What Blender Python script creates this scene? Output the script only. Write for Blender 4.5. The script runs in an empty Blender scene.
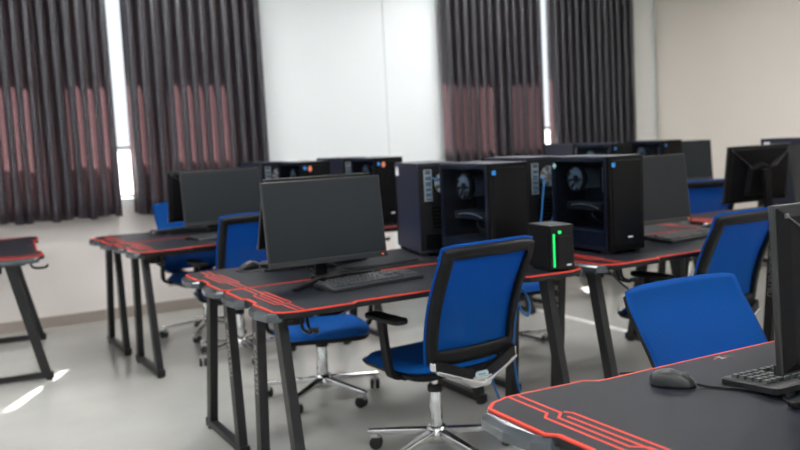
import bpy, math, random
from mathutils import Vector, Matrix
random.seed(7)
PI = math.pi
S = bpy.context.scene
C = S.collection
R = math.radians

# ------------------------------------------------------------------ materials
def nodes_of(name):
    m = bpy.data.materials.new(name); m.use_nodes = True
    return m, m.node_tree, m.node_tree.nodes['Principled BSDF']
def mat(name, col, rough=.5, metal=0., spec=.5, noise=0., nscale=40., bump=0., bscale=200., sheen=0., coat=0., emit=None, estr=0.):
    m, nt, b = nodes_of(name)
    c = (*col, 1)
    b.inputs['Base Color'].default_value = c
    b.inputs['Roughness'].default_value = rough
    b.inputs['Metallic'].default_value = metal
    b.inputs['Specular IOR Level'].default_value = spec
    if sheen: b.inputs['Sheen Weight'].default_value = sheen
    if coat: b.inputs['Coat Weight'].default_value = coat
    if emit:
        b.inputs['Emission Color'].default_value = (*emit, 1); b.inputs['Emission Strength'].default_value = estr
    if noise or bump:
        tc = nt.nodes.new('ShaderNodeTexCoord')
    if noise:
        n = nt.nodes.new('ShaderNodeTexNoise'); n.inputs['Scale'].default_value = nscale; n.inputs['Detail'].default_value = 4
        nt.links.new(tc.outputs['Object'], n.inputs['Vector'])
        mx = nt.nodes.new('ShaderNodeMix'); mx.data_type = 'RGBA'
        mx.inputs[6].default_value = (*[v*(1-noise) for v in col], 1)
        mx.inputs[7].default_value = (*[min(1, v*(1+noise)) for v in col], 1)
        nt.links.new(n.outputs['Fac'], mx.inputs[0]); nt.links.new(mx.outputs[2], b.inputs['Base Color'])
    if bump:
        n2 = nt.nodes.new('ShaderNodeTexNoise'); n2.inputs['Scale'].default_value = bscale
        nt.links.new(tc.outputs['Object'], n2.inputs['Vector'])
        bp = nt.nodes.new('ShaderNodeBump'); bp.inputs['Strength'].default_value = bump; bp.inputs['Distance'].default_value = .002
        nt.links.new(n2.outputs['Fac'], bp.inputs['Height']); nt.links.new(bp.outputs['Normal'], b.inputs['Normal'])
    return m

M = {}
M['wall'] = mat('cool white wall paint', (.785,.825,.835), .75, spec=.3, noise=.02, nscale=3)
m, nt, b = nodes_of('wall tint split by height'); M['wall_two'] = m
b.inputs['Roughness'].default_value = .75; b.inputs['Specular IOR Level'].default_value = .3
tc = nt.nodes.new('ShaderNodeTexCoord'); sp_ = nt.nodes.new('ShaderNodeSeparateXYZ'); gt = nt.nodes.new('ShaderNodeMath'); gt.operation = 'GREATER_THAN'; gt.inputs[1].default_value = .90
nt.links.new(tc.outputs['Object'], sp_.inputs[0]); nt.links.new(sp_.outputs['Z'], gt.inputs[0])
mx = nt.nodes.new('ShaderNodeMix'); mx.data_type = 'RGBA'; mx.inputs[6].default_value = (.80,.745,.715,1); mx.inputs[7].default_value = (.785,.825,.835,1)  # warmer colour below the split height, cooler above
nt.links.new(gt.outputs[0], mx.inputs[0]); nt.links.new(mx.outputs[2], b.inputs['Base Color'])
M['wall_beige'] = mat('beige wall paint', (.86,.80,.725), .75, spec=.3, noise=.02, nscale=2)
M['wall_trim'] = mat('white trim paint', (.78,.79,.76), .6)
M['skirting'] = mat('taupe skirting tile', (.34,.295,.26), .4, noise=.08, nscale=6)
M['ceiling'] = mat('ceiling white', (.8,.8,.78), .9)
M['board'] = mat('black desk board edge', (.006,.006,.007), .5, spec=.3)
M['mat'] = mat('dark desk surface', (.0085,.011,.0165), .5, spec=.20, noise=.10, nscale=300, bump=.15, bscale=900)
M['red'] = mat('red desk print', (.66,.050,.026), .55, spec=.3)
M['logo_red'] = mat('emblem red', (.16,.03,.03), .5)
M['logo_grey'] = mat('emblem grey', (.22,.25,.25), .5)
M['bumper'] = mat('grey glossy plastic', (.045,.055,.066), .16, spec=.8)
M['leg'] = mat('dark powder coated steel', (.014,.014,.015), .42, spec=.32, noise=.1, nscale=120)
M['leg_text'] = mat('pale leg lettering', (.33,.31,.30), .5)
M['rear'] = mat('monitor rear plastic', (.004,.004,.005), .5, spec=.14)
M['rubber'] = mat('black rubber', (.012,.012,.012), .7)
M['plastic'] = mat('black plastic', (.004,.004,.005), .5, spec=.22, bump=.1, bscale=600)
M['plastic2'] = mat('charcoal plastic', (.006,.0065,.008), .45, spec=.25)
M['bezel'] = mat('monitor bezel plastic', (.010,.011,.012), .28, spec=.6)
M['ridge'] = mat('moulded ridge highlight', (.09,.095,.10), .3, spec=.6)  # paler than the shell, the ridge highlight is in the colour
M['gloss'] = mat('gloss black', (.004,.004,.005), .30, spec=.2)
M['chrome'] = mat('chrome', (.62,.62,.63), .12, metal=1.)
M['alu'] = mat('satin aluminium', (.50,.50,.50), .3, metal=1.)
M['seat'] = mat('blue seat fabric', (.001,.070,.29), .9, spec=.15, noise=.15, nscale=250, bump=.3, bscale=700)
M['screen'] = mat('matte monitor screen', (.003,.0065,.0095), .42, spec=.33)
M['case'] = mat('black painted steel case', (.014,.017,.034), .35, spec=.45)
M['case_front'] = mat('black case front', (.002,.002,.0025), .42, spec=.14)
M['inside'] = mat('dark case interior', (.010,.010,.012), .6)
M['pcb'] = mat('circuit board', (.016,.022,.030), .4)
M['fan'] = mat('pale fan blades', (.25,.31,.36), .35)
M['metal_grey'] = mat('grey metal plate', (.40,.42,.42), .4, metal=.7)
M['port'] = mat('connector plastics', (.05,.10,.16), .4)
M['label_white'] = mat('white paper label', (.72,.76,.80), .6)
M['label_blue'] = mat('blue sticker', (.02,.22,.62), .5)
M['label_orange'] = mat('orange sticker', (.80,.22,.11), .5)
M['label_cyan'] = mat('pale cyan sticker', (.30,.52,.55), .5)
M['label_plate'] = mat('pale blue name plate', (.42,.56,.62), .4)
M['plate_text'] = mat('grey blue lettering', (.12,.22,.30), .5)
M['cable_blue'] = mat('blue cable', (.02,.17,.46), .5)
M['cable_black'] = mat('black cable', (.012,.012,.013), .5)
M['key'] = mat('dark keycaps', (.05,.055,.060), .32, spec=.6)
M['kb'] = mat('keyboard case', (.013,.014,.016), .35)
M['mouse'] = mat('black mouse shell', (.020,.021,.023), .3)
M['mousegrip'] = mat('grey mouse wheel', (.09,.09,.095), .5)
M['led_green'] = mat('green light strip', (.0,.4,.1), .4, emit=(.01,1.,.16), estr=.75)
M['led_orange'] = mat('orange power light', (.6,.1,.0), .4, emit=(1.,.16,.03), estr=1.2)
M['frame_white'] = mat('white window frame', (.75,.75,.75), .5)
M['lamp_case'] = mat('white lamp housing', (.8,.8,.8), .5)
M['diffuser'] = mat('lamp diffuser', (.9,.9,.9), .5, emit=(1.,.99,.985), estr=29)
M['concrete'] = mat('outside concrete', (.5,.5,.48), .9)

# floor: polished grey tiles
m, nt, b = nodes_of('polished grey floor'); M['floor'] = m
tc = nt.nodes.new('ShaderNodeTexCoord')
n = nt.nodes.new('ShaderNodeTexNoise'); n.inputs['Scale'].default_value = 1.3; n.inputs['Detail'].default_value = 6
nt.links.new(tc.outputs['Object'], n.inputs['Vector'])
cr = nt.nodes.new('ShaderNodeValToRGB')
cr.color_ramp.elements[0].color = (.40,.40,.375,1); cr.color_ramp.elements[1].color = (.48,.48,.455,1)
cr.color_ramp.elements[0].position = .3; cr.color_ramp.elements[1].position = .7
nt.links.new(n.outputs['Fac'], cr.inputs['Fac'])
nt.links.new(cr.outputs['Color'], b.inputs['Base Color'])
n3 = nt.nodes.new('ShaderNodeTexNoise'); n3.inputs['Scale'].default_value = 5
nt.links.new(tc.outputs['Object'], n3.inputs['Vector'])
mr = nt.nodes.new('ShaderNodeMapRange'); mr.inputs['To Min'].default_value = .12; mr.inputs['To Max'].default_value = .24
nt.links.new(n3.outputs['Fac'], mr.inputs['Value']); nt.links.new(mr.outputs['Result'], b.inputs['Roughness'])
b.inputs['Specular IOR Level'].default_value = .5

# blue woven back mesh: fabric, partly see-through
def mesh_fabric():
    m, nt, b = nodes_of('blue woven mesh'); out = nt.nodes['Material Output']
    b.inputs['Base Color'].default_value = (.007,.085,.40,1); b.inputs['Roughness'].default_value = .7
    b.inputs['Specular IOR Level'].default_value = .12
    tc = nt.nodes.new('ShaderNodeTexCoord')
    w = nt.nodes.new('ShaderNodeTexWave'); w.wave_type = 'BANDS'; w.bands_direction = 'Z'
    w.inputs['Scale'].default_value = 55; w.inputs['Distortion'].default_value = 1.5; w.inputs['Detail Scale'].default_value = 6
    nt.links.new(tc.outputs['Object'], w.inputs['Vector'])
    mx = nt.nodes.new('ShaderNodeMix'); mx.data_type = 'RGBA'
    mx.inputs[6].default_value = (.001,.060,.27,1); mx.inputs[7].default_value = (.003,.098,.38,1)
    nt.links.new(w.outputs['Fac'], mx.inputs[0]); nt.links.new(mx.outputs[2], b.inputs['Base Color'])
    tl = nt.nodes.new('ShaderNodeBsdfTranslucent'); tl.inputs['Color'].default_value = (.008,.09,.50,1)
    m1 = nt.nodes.new('ShaderNodeMixShader'); m1.inputs[0].default_value = .3
    nt.links.new(b.outputs[0], m1.inputs[1]); nt.links.new(tl.outputs[0], m1.inputs[2])
    tr = nt.nodes.new('ShaderNodeBsdfTransparent'); tr.inputs['Color'].default_value = (.85,.9,1,1)
    m2 = nt.nodes.new('ShaderNodeMixShader'); m2.inputs[0].default_value = .14
    nt.links.new(m1.outputs[0], m2.inputs[1]); nt.links.new(tr.outputs[0], m2.inputs[2])
    nt.links.new(m2.outputs[0], out.inputs['Surface'])
    return m
M['mesh'] = mesh_fabric()

def glass_mat(name, tint, fac):
    m, nt, b = nodes_of(name); out = nt.nodes['Material Output']
    b.inputs['Base Color'].default_value = (.01,.012,.015,1); b.inputs['Roughness'].default_value = .06
    tr = nt.nodes.new('ShaderNodeBsdfTransparent'); tr.inputs['Color'].default_value = (*tint, 1)
    ms = nt.nodes.new('ShaderNodeMixShader'); ms.inputs[0].default_value = fac
    nt.links.new(b.outputs[0], ms.inputs[1]); nt.links.new(tr.outputs[0], ms.inputs[2])
    nt.links.new(ms.outputs[0], out.inputs['Surface'])
    return m
M['tint_glass'] = glass_mat('tinted side glass', (.80,.86,.92), .93)
M['pane'] = glass_mat('clear window glass', (.97,.98,1), .96)
# added frosted lower pane: put in to stop the direct sun and glow softly
m, nt, b = nodes_of('added frosted lower pane'); M['frost'] = m
b.inputs['Base Color'].default_value = (.8,.82,.84,1); b.inputs['Roughness'].default_value = .6
tl = nt.nodes.new('ShaderNodeBsdfTranslucent'); tl.inputs['Color'].default_value = (.8,.8,.82,1)
ms = nt.nodes.new('ShaderNodeMixShader'); ms.inputs[0].default_value = .8
nt.links.new(b.outputs[0], ms.inputs[1]); nt.links.new(tl.outputs[0], ms.inputs[2]); nt.links.new(ms.outputs[0], nt.nodes['Material Output'].inputs['Surface'])

# curtain: charcoal cloth that lets some reddish light through
m, nt, b = nodes_of('charcoal curtain cloth'); M['curtain'] = m
b.inputs['Base Color'].default_value = (.017,.0185,.028,1); b.inputs['Roughness'].default_value = .40; b.inputs['Specular IOR Level'].default_value = .9
b.inputs['Sheen Weight'].default_value = .05
tc = nt.nodes.new('ShaderNodeTexCoord')
n = nt.nodes.new('ShaderNodeTexNoise'); n.inputs['Scale'].default_value = 60; n.inputs['Detail'].default_value = 3
nt.links.new(tc.outputs['Object'], n.inputs['Vector'])
mx = nt.nodes.new('ShaderNodeMix'); mx.data_type = 'RGBA'
mx.inputs[6].default_value = (.30,.21,.225,1); mx.inputs[7].default_value = (.80,.60,.62,1)
nt.links.new(n.outputs['Fac'], mx.inputs[0])
tl = nt.nodes.new('ShaderNodeBsdfTranslucent'); nt.links.new(mx.outputs[2], tl.inputs['Color'])
ms = nt.nodes.new('ShaderNodeMixShader'); ms.inputs[0].default_value = .30
nt.links.new(b.outputs[0], ms.inputs[1]); nt.links.new(tl.outputs[0], ms.inputs[2]); nt.links.new(ms.outputs[0], nt.nodes['Material Output'].inputs['Surface'])

# ------------------------------------------------------------------ mesh builder
class MB:
    def __init__(s): s.v = []; s.f = []; s.mi = []; s.sm = []
    def add(s, vs, fs, mi=0, smooth=False, xf=None):
        o = len(s.v)
        for p in vs:
            p = Vector(p)
            if xf is not None: p = xf @ p
            s.v.append(p)
        for f in fs: s.f.append([i+o for i in f]); s.mi.append(mi); s.sm.append(smooth)
    def box(s, c, d, mi=0, xf=None, top=None):
        x, y, z = c; a, b_, h = d[0]/2, d[1]/2, d[2]/2
        tx, ty = top if top else (1, 1)
        vs = [(x-a,y-b_,z-h),(x+a,y-b_,z-h),(x+a,y+b_,z-h),(x-a,y+b_,z-h),(x-a*tx,y-b_*ty,z+h),(x+a*tx,y-b_*ty,z+h),(x+a*tx,y+b_*ty,z+h),(x-a*tx,y+b_*ty,z+h)]
        s.add(vs, [(3,2,1,0),(4,5,6,7),(0,1,5,4),(1,2,6,5),(2,3,7,6),(3,0,4,7)], mi, False, xf)
    def prism(s, pts, z0, z1, mi=0, xf=None, pts1=None):
        n = len(pts); q = pts1 or pts
        vs = [(p[0],p[1],z0) for p in pts]+[(p[0],p[1],z1) for p in q]
        fs = [tuple(range(n-1,-1,-1)), tuple(range(n,2*n))]+[(i,(i+1)%n,n+(i+1)%n,n+i) for i in range(n)]
        s.add(vs, fs, mi, False, xf)
    def bar(s, a, b_, w, t, side=(1,0,0), mi=0, w2=None, t2=None, flat_ends=False):
        # rectangular bar from a to b: w along 'side', t across it
        a = Vector(a); b_ = Vector(b_); d = (b_-a).normalized(); u = Vector(side); u = (u-d*u.dot(d)).normalized(); v = d.cross(u)
        w2 = w2 or w; t2 = t2 or t
        vs = []
        for p, ww, tt in ((a,w,t),(b_,w2,t2)):
            for sx, sy in ((-1,-1),(1,-1),(1,1),(-1,1)):
                q = p+u*sx*ww/2+v*sy*tt/2
                if flat_ends and abs(d.z) > .2: q = q-d*((q.z-p.z)/d.z)
                vs.append(q)
        s.add(vs, [(3,2,1,0),(4,5,6,7),(0,1,5,4),(1,2,6,5),(2,3,7,6),(3,0,4,7)], mi)
    def tube(s, path, r, n=10, mi=0, caps=True):
        P = [Vector(p) for p in path]; k = len(P); vs = []; fs = []
        rr = r if isinstance(r, (list,tuple)) else [r]*k
        prev = None
        for i in range(k):
            d = (P[min(i+1,k-1)]-P[max(i-1,0)]).normalized()
            if prev is None:
                u = Vector((0,0,1)).cross(d)
                if u.length < 1e-3: u = Vector((1,0,0)).cross(d)
            else: u = prev-d*prev.dot(d)
            u.normalize(); prev = u; w = d.cross(u)
            for j in range(n):
                t = 2*PI*j/n; vs.append(P[i]+(u*math.cos(t)+w*math.sin(t))*rr[i])
        for i in range(k-1):
            for j in range(n): fs.append((i*n+j, i*n+(j+1)%n, (i+1)*n+(j+1)%n, (i+1)*n+j))
        s.add(vs, fs, mi, True)
        if caps:
            s.add(vs[:n], [tuple(range(n-1,-1,-1))], mi); s.add(vs[-n:], [tuple(range(n))], mi)
    def lathe(s, prof, n=20, mi=0, xf=None, smooth=True):
        # profile of (r,z) round the z axis
        k = len(prof); vs = []; fs = []
        for r, z in prof:
            for j in range(n):
                t = 2*PI*j/n; vs.append((r*math.cos(t), r*math.sin(t), z))
        for i in range(k-1):
            for j in range(n): fs.append((i*n+j, i*n+(j+1)%n, (i+1)*n+(j+1)%n, (i+1)*n+j))
        s.add(vs, fs, mi, smooth, xf)
        for i, rev in ((0,True),(k-1,False)):
            ring = vs[i*n:(i+1)*n]
            s.add(ring, [tuple(range(n-1,-1,-1)) if rev else tuple(range(n))], mi, False, xf)
    def shell(s, F, B, nu, nv, keep=None, mi=0, smooth=True):
        # thick sheet between front F(i,j) and back B(i,j), cells chosen by keep(i,j)
        vs = [F(i,j) for j in range(nv+1) for i in range(nu+1)]; o = len(vs)
        vs += [B(i,j) for j in range(nv+1) for i in range(nu+1)]
        idx = lambda i,j: j*(nu+1)+i
        K = {(i,j) for i in range(nu) for j in range(nv) if keep is None or keep(i,j)}
        fs = []
        for i,j in K:
            a,b_,c,d = idx(i,j),idx(i+1,j),idx(i+1,j+1),idx(i,j+1)
            fs += [(a,b_,c,d),(o+d,o+c,o+b_,o+a)]
            for (di,dj),(p,q) in (((0,-1),(a,b_)),((1,0),(b_,c)),((0,1),(c,d)),((-1,0),(d,a))):
                if (i+di,j+dj) not in K: fs.append((q,p,o+p,o+q))
        n0 = len(s.f); s.add(vs, fs, mi, smooth)
        for k in range(n0, len(s.f)):
            q = [i-(len(s.v)-len(vs)) for i in s.f[k]]
            if any(i < o for i in q) and any(i >= o for i in q): s.sm[k] = False
    def sweep(s, path, w, t, side, mi=0):
        P = [Vector(p) for p in path]; k = len(P); vs = []; fs = []
        for i in range(k):
            d = (P[min(i+1,k-1)]-P[max(i-1,0)]).normalized(); u = Vector(side); u = (u-d*u.dot(d)).normalized(); v = d.cross(u)
            vs += [P[i]+u*a*w/2+v*b_*t/2 for a,b_ in ((-1,-1),(1,-1),(1,1),(-1,1))]
        for i in range(k-1):
            for j in range(4): fs.append((i*4+j,i*4+(j+1)%4,i*4+4+(j+1)%4,i*4+4+j))
        fs += [(3,2,1,0),tuple(4*(k-1)+j for j in range(4))]
        s.add(vs, fs, mi)
    def build(s, name, mats, parent=None, bevel=0., seg=2, loc=(0,0,0), rz=0., angle=35):
        me = bpy.data.meshes.new(name)
        me.from_pydata([tuple(p) for p in s.v], [], s.f)
        for m_ in (mats if isinstance(mats,(list,tuple)) else [mats]): me.materials.append(m_)
        me.polygons.foreach_set('material_index', s.mi); me.polygons.foreach_set('use_smooth', s.sm); me.update()
        o = bpy.data.objects.new(name, me); C.objects.link(o); o.location = loc; o.rotation_euler = (0,0,rz)
        if parent: o.parent = parent
        if bevel:
            b_ = o.modifiers.new('Bevel','BEVEL'); b_.width = bevel; b_.segments = seg; b_.limit_method = 'ANGLE'; b_.angle_limit = R(angle)
        return o

def tag(o, label, cat, group=None):
    o['label'] = label; o['category'] = cat
    if group: o['group'] = group
    return o
def thing(name, label=None, cat=None, loc=(0,0,0), rz=0, group=None):
    o = bpy.data.objects.new(name, None); C.objects.link(o); o.location = loc; o.rotation_euler = (0,0,rz); o.empty_display_size = .1
    if label: tag(o, label, cat, group)
    return o
def children_of(o, allo): return [c for c in allo if c.parent == o]
def copy_tree(o, parent=None, kids=None):
    c = o.copy(); C.objects.link(c)
    if parent: c.parent = parent
    for ch in kids.get(o.name, ()): copy_tree(ch, c, kids)
    return c
def dup(root, loc, rz, label, cat=None, group=None, skip=()):
    kids = {}
    for o in C.objects:
        if o.parent: kids.setdefault(o.parent.name, []).append(o)
    if skip: kids[root.name] = [k for k in kids[root.name] if k.name.split('.')[0] not in skip]
    c = copy_tree(root, None, kids)
    c.location = loc; c.rotation_euler = (0,0,rz); c['label'] = label
    if group: c['group'] = group
    return c
def struct(o): o['kind'] = 'structure'; return o
def catmull(pts, n=8):
    P = [Vector(p) for p in pts]; P = [P[0]]+P+[P[-1]]; out = []
    for i in range(1, len(P)-2):
        a,b_,c,d = P[i-1],P[i],P[i+1],P[i+2]
        for k in range(n):
            t = k/n
            out.append(.5*((2*b_)+(c-a)*t+(2*a-5*b_+4*c-d)*t*t+(3*b_-a-3*c+d)*t**3))
    out.append(P[-2]); return out
def rrect(w, d, r, n=4, cx=0, cy=0):
    pts = []
    for sx, sy, a0 in ((1,-1,-90),(1,1,0),(-1,1,90),(-1,-1,180)):
        for k in range(n+1):
            a = R(a0+90*k/n); pts.append((cx+sx*(w/2-r)+r*math.cos(a), cy+sy*(d/2-r)+r*math.sin(a)))
    return pts
def text_mesh(txt, size):
    cu = bpy.data.curves.new('t','FONT'); cu.body = txt; cu.size = size; cu.extrude = .0004; cu.align_x = 'CENTER'; cu.align_y = 'CENTER'
    o = bpy.data.objects.new('t', cu); C.objects.link(o)
    dg = bpy.context.evaluated_depsgraph_get(); dg.update()
    me = bpy.data.meshes.new_from_object(o.evaluated_get(dg))
    vs = [v.co.copy() for v in me.vertices]; fs = [tuple(p.vertices) for p in me.polygons]
    bpy.data.objects.remove(o); bpy.data.curves.remove(cu); bpy.data.meshes.remove(me)
    return vs, fs

# ------------------------------------------------------------------ camera (solved from the desk edges)
YAW, PITCH, ROLL, CAMZ, FPX = .4962, .1003, -.0491, 1.3421, 880.5
fw = Vector((math.sin(YAW)*math.cos(PITCH), math.cos(YAW)*math.cos(PITCH), -math.sin(PITCH)))
r0 = Vector((math.cos(YAW), -math.sin(YAW), 0)); u0 = r0.cross(fw)
r2 = r0*math.cos(ROLL)+u0*math.sin(ROLL); u2 = u0*math.cos(ROLL)-r0*math.sin(ROLL)
cam = bpy.data.cameras.new('camera'); co = bpy.data.objects.new('camera', cam); C.objects.link(co)
mw = Matrix((r2, u2, -fw)).transposed().to_4x4(); mw.translation = (0,0,CAMZ); co.matrix_world = mw
cam.sensor_width = 36; cam.lens = 36*FPX/800; cam.clip_start = .05
cam.dof.use_dof = True; cam.dof.focus_distance = 2.3; cam.dof.aperture_fstop = 3.2
S.camera = co

# ------------------------------------------------------------------ room
X0, X1, Y0, Y1, ZC = -2.6, 7.2, -2.6, 7.22, 3.0
b = MB(); b.box(((X0+X1)/2,(Y0+Y1)/2,-.05),(X1-X0+.6,Y1-Y0+.6,.1)); struct(b.build('floor', M['floor']))
b = MB(); b.box(((X0+X1)/2,(Y0+Y1)/2,ZC+.05),(X1-X0+.6,Y1-Y0+.6,.1)); struct(b.build('ceiling', M['ceiling']))
WIN = [(.33,2.50,[(.37,.92),(1.13,1.77),(1.92,2.46)]), (4.44,5.87,[(4.49,5.08),(5.24,5.82)])]
ZS, ZT, ZM = .95, 2.72, 1.36
b = MB()
xs = [X0-.2]+[x for w in WIN for x in w[:2]]+[X1+.2]
for i in range(0, len(xs), 2): b.box(((xs[i]+xs[i+1])/2,Y1+.1,ZC/2),(xs[i+1]-xs[i],.2,ZC))
for w in WIN:
    b.box(((w[0]+w[1])/2,Y1+.1,ZS/2),(w[1]-w[0],.2,ZS)); b.box(((w[0]+w[1])/2,Y1+.1,(ZC+ZT)/2),(w[1]-w[0],.2,ZC-ZT))
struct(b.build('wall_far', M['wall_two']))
for k, (a, c, panes) in enumerate(WIN):
    root = struct(thing('window_%d' % (k+1), loc=((a+c)/2,Y1,ZS)))
    ox = (a+c)/2
    f = MB(); yy = .13
    cuts = [a]+[x for p in panes for x in p]+[c]
    for i in range(0, len(cuts), 2):
        f.box(((cuts[i]+cuts[i+1])/2-ox,yy,(ZT-ZS)/2),(cuts[i+1]-cuts[i],.06,ZT-ZS))
    for p in panes:
        for z in (.02, ZM-ZS, ZT-ZS-.02): f.box(((p[0]+p[1])/2-ox,yy,z),(p[1]-p[0],.05,.022))
    f.build('window_frame', M['frame_white'], root)
    for p in panes:
        g = MB(); g.box(((p[0]+p[1])/2-ox,yy,(ZM+ZT)/2-ZS),(p[1]-p[0],.006,ZT-ZM-.06)); g.build('glass_pane', M['pane'], root)
        g = MB(); g.box(((p[0]+p[1])/2-ox,yy,(ZM-ZS)/2),(p[1]-p[0],.006,ZM-ZS-.06)); g.build('added_frosted_pane', M['frost'], root)
b = MB(); b.box((X1+.1,(Y0+Y1)/2,ZC/2),(.2,Y1-Y0,ZC)); struct(b.build('wall_right', M['wall_beige']))
b = MB(); b.box((X0-.1,(Y0+Y1)/2,ZC/2),(.2,Y1-Y0,ZC)); struct(b.build('wall_left', M['wall']))
b = MB(); b.box(((X0+X1)/2,Y0-.1,ZC/2),(X1-X0+.4,.2,ZC)); struct(b.build('wall_near', M['wall']))
b = MB(); b.box(((X0+X1)/2,Y1-.008,.044),(X1-X0,.016,.088)); struct(b.build('baseboard_far', M['skirting'], bevel=.003))
b = MB(); b.box((X1-.008,(Y0+Y1)/2,.044),(.016,Y1-Y0-.04,.088)); struct(b.build('baseboard_right', M['skirting'], bevel=.003))
b = MB(); b.box((6.90,Y1-.05,ZC/2),(.30,.1,ZC)); struct(b.build('trim_1', M['wall_trim'], bevel=.006))
b = MB(); b.box((4.08,Y1-.006,ZC/2),(.50,.012,ZC)); struct(b.build('trim_2', M['wall'], bevel=.004))
b = MB(); b.box((2.5,Y1+.2+.515,2.99),(12,1.03,.08)); struct(b.build('outside_eave', M['concrete']))  # unseen eave outside, sized so its shadow crops the sun on the curtains

# ceiling lamps (the room's light, above the frame)
def ceiling_lamp():
    t = thing('ceiling_light','long white fluorescent ceiling light above the desk rows','light',group='ceiling lights')
    b = MB(); b.box((0,0,-.03),(1.25,.32,.06),top=(1.04,1.1)); b.build('lamp_housing', M['lamp_case'], t, bevel=.004)
    b = MB(); b.box((0,0,-.066),(1.20,.27,.010)); b.build('lamp_diffuser', M['diffuser'], t)
    return t
L0 = ceiling_lamp(); L0.location = (-1.2,.2,ZC)
for x in (-1.2,1.7,4.6):
    for y in (-1.6,.2,2.4,4.6,6.2):
        if (x,y) != (-1.2,.2): dup(L0,(x,y,ZC),0,L0['label'])

# ------------------------------------------------------------------ curtains
def curtain(xa, xb, label, seed):
    rnd = random.Random(seed)
    z0, z1, yc = .832, 2.86, Y1-.13
    nf = max(4, round((xb-xa)/.093)); per = 12; n = nf*per; nz = 20
    amp = [rnd.uniform(.75,1.2) for _ in range(nf+2)]; ph = [rnd.uniform(-.18,.18) for _ in range(nf+2)]
    sway = [rnd.uniform(-.012,.012) for _ in range(nf+2)]
    def pos(i, j, off):
        s_ = i/per; k = int(s_); fr = s_-k
        a = amp[k]*(1-fr)+amp[k+1]*fr; p = ph[k]*(1-fr)+ph[k+1]*fr; w = sway[k]*(1-fr)+sway[k+1]*fr
        v = j/nz; q = 2*PI*s_+p*2
        x = xa+(xb-xa)*i/n+.014*math.sin(2*q)*a+w*(1-v)
        y = yc+.064*a*(.9+.15*(1-v))*math.cos(q)
        z = z0+(z1-z0)*v + (0.010*math.sin(q*.37+seed) if j == 0 else 0)
        return (x, y+off, z)
    b = MB(); b.shell(lambda i,j: pos(i,j,-.0012), lambda i,j: pos(i,j,.0012), n, nz)
    t = thing('window_curtain', label, 'curtain', (0,0,0), group='dark curtains')
    o = b.build('curtain_cloth', M['curtain'])
    bpy.data.objects.remove(t)
    o.name = 'window_curtain'; tag(o, label, 'curtain', 'dark curtains')
    return o
curtain(.02,1.375,'dark pleated curtain at the left edge of the photo, left half of its window',1)
curtain(1.485,2.615,'dark pleated curtain just left of the bare white wall, behind the back left monitors',2)
curtain(4.385,5.52,'dark pleated curtain just right of the bare white wall, behind the computer towers',3)
curtain(5.655,6.74,'dark pleated curtain nearest the beige wall, plain without pink stripes',4)
for xa, xb, l in ((-.05,2.7,'white curtain rail over the left pair of dark curtains'),(4.3,6.74,'white curtain rail over the right pair of dark curtains')):
    b = MB(); b.box(((xa+xb)/2,Y1-.13,2.885),(xb-xa,.05,.045)); b.box((xa+.1,Y1-.055,2.885),(.03,.11,.03)); b.box((xb-.1,Y1-.055,2.885),(.03,.11,.03))
    tag(b.build('curtain_rail', M['frame_white'], bevel=.004), l, 'curtain rail')

# ------------------------------------------------------------------ gaming desk. local: x along, user at -y, origin on floor under the left end
DL, DT = 1.4, .752
def offset_poly(pts, d):
    n = len(pts); out = []
    for i in range(n):
        p0, p1, p2 = Vector(pts[i-1]), Vector(pts[i]), Vector(pts[(i+1)%n])
        a = (p1-p0).normalized(); b_ = (p2-p1).normalized()
        na = Vector((-a.y,a.x)); nb = Vector((-b_.y,b_.x)); m_ = (na+nb)
        m_ = m_/max(.3, 1+na.dot(nb)); out.append((p1.x+m_.x*d, p1.y+m_.y*d))
    return out
half = [(.33,-.287),(.305,-.310),(.085,-.316),(.035,-.298),(.004,-.268),(0,-.07),(.018,-.048),(.018,.048),(.004,.068),(.004,.272),(.03,.297)]
outline = [(DL-x,y) for x,y in half][::-1]+half   # right half then left half
outline = outline[::-1]                            # counter-clockwise check below
def area(p): return sum(p[i-1][0]*p[i][1]-p[i][0]*p[i-1][1] for i in range(len(p)))/2
if area(outline) < 0: outline = outline[::-1]

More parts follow.
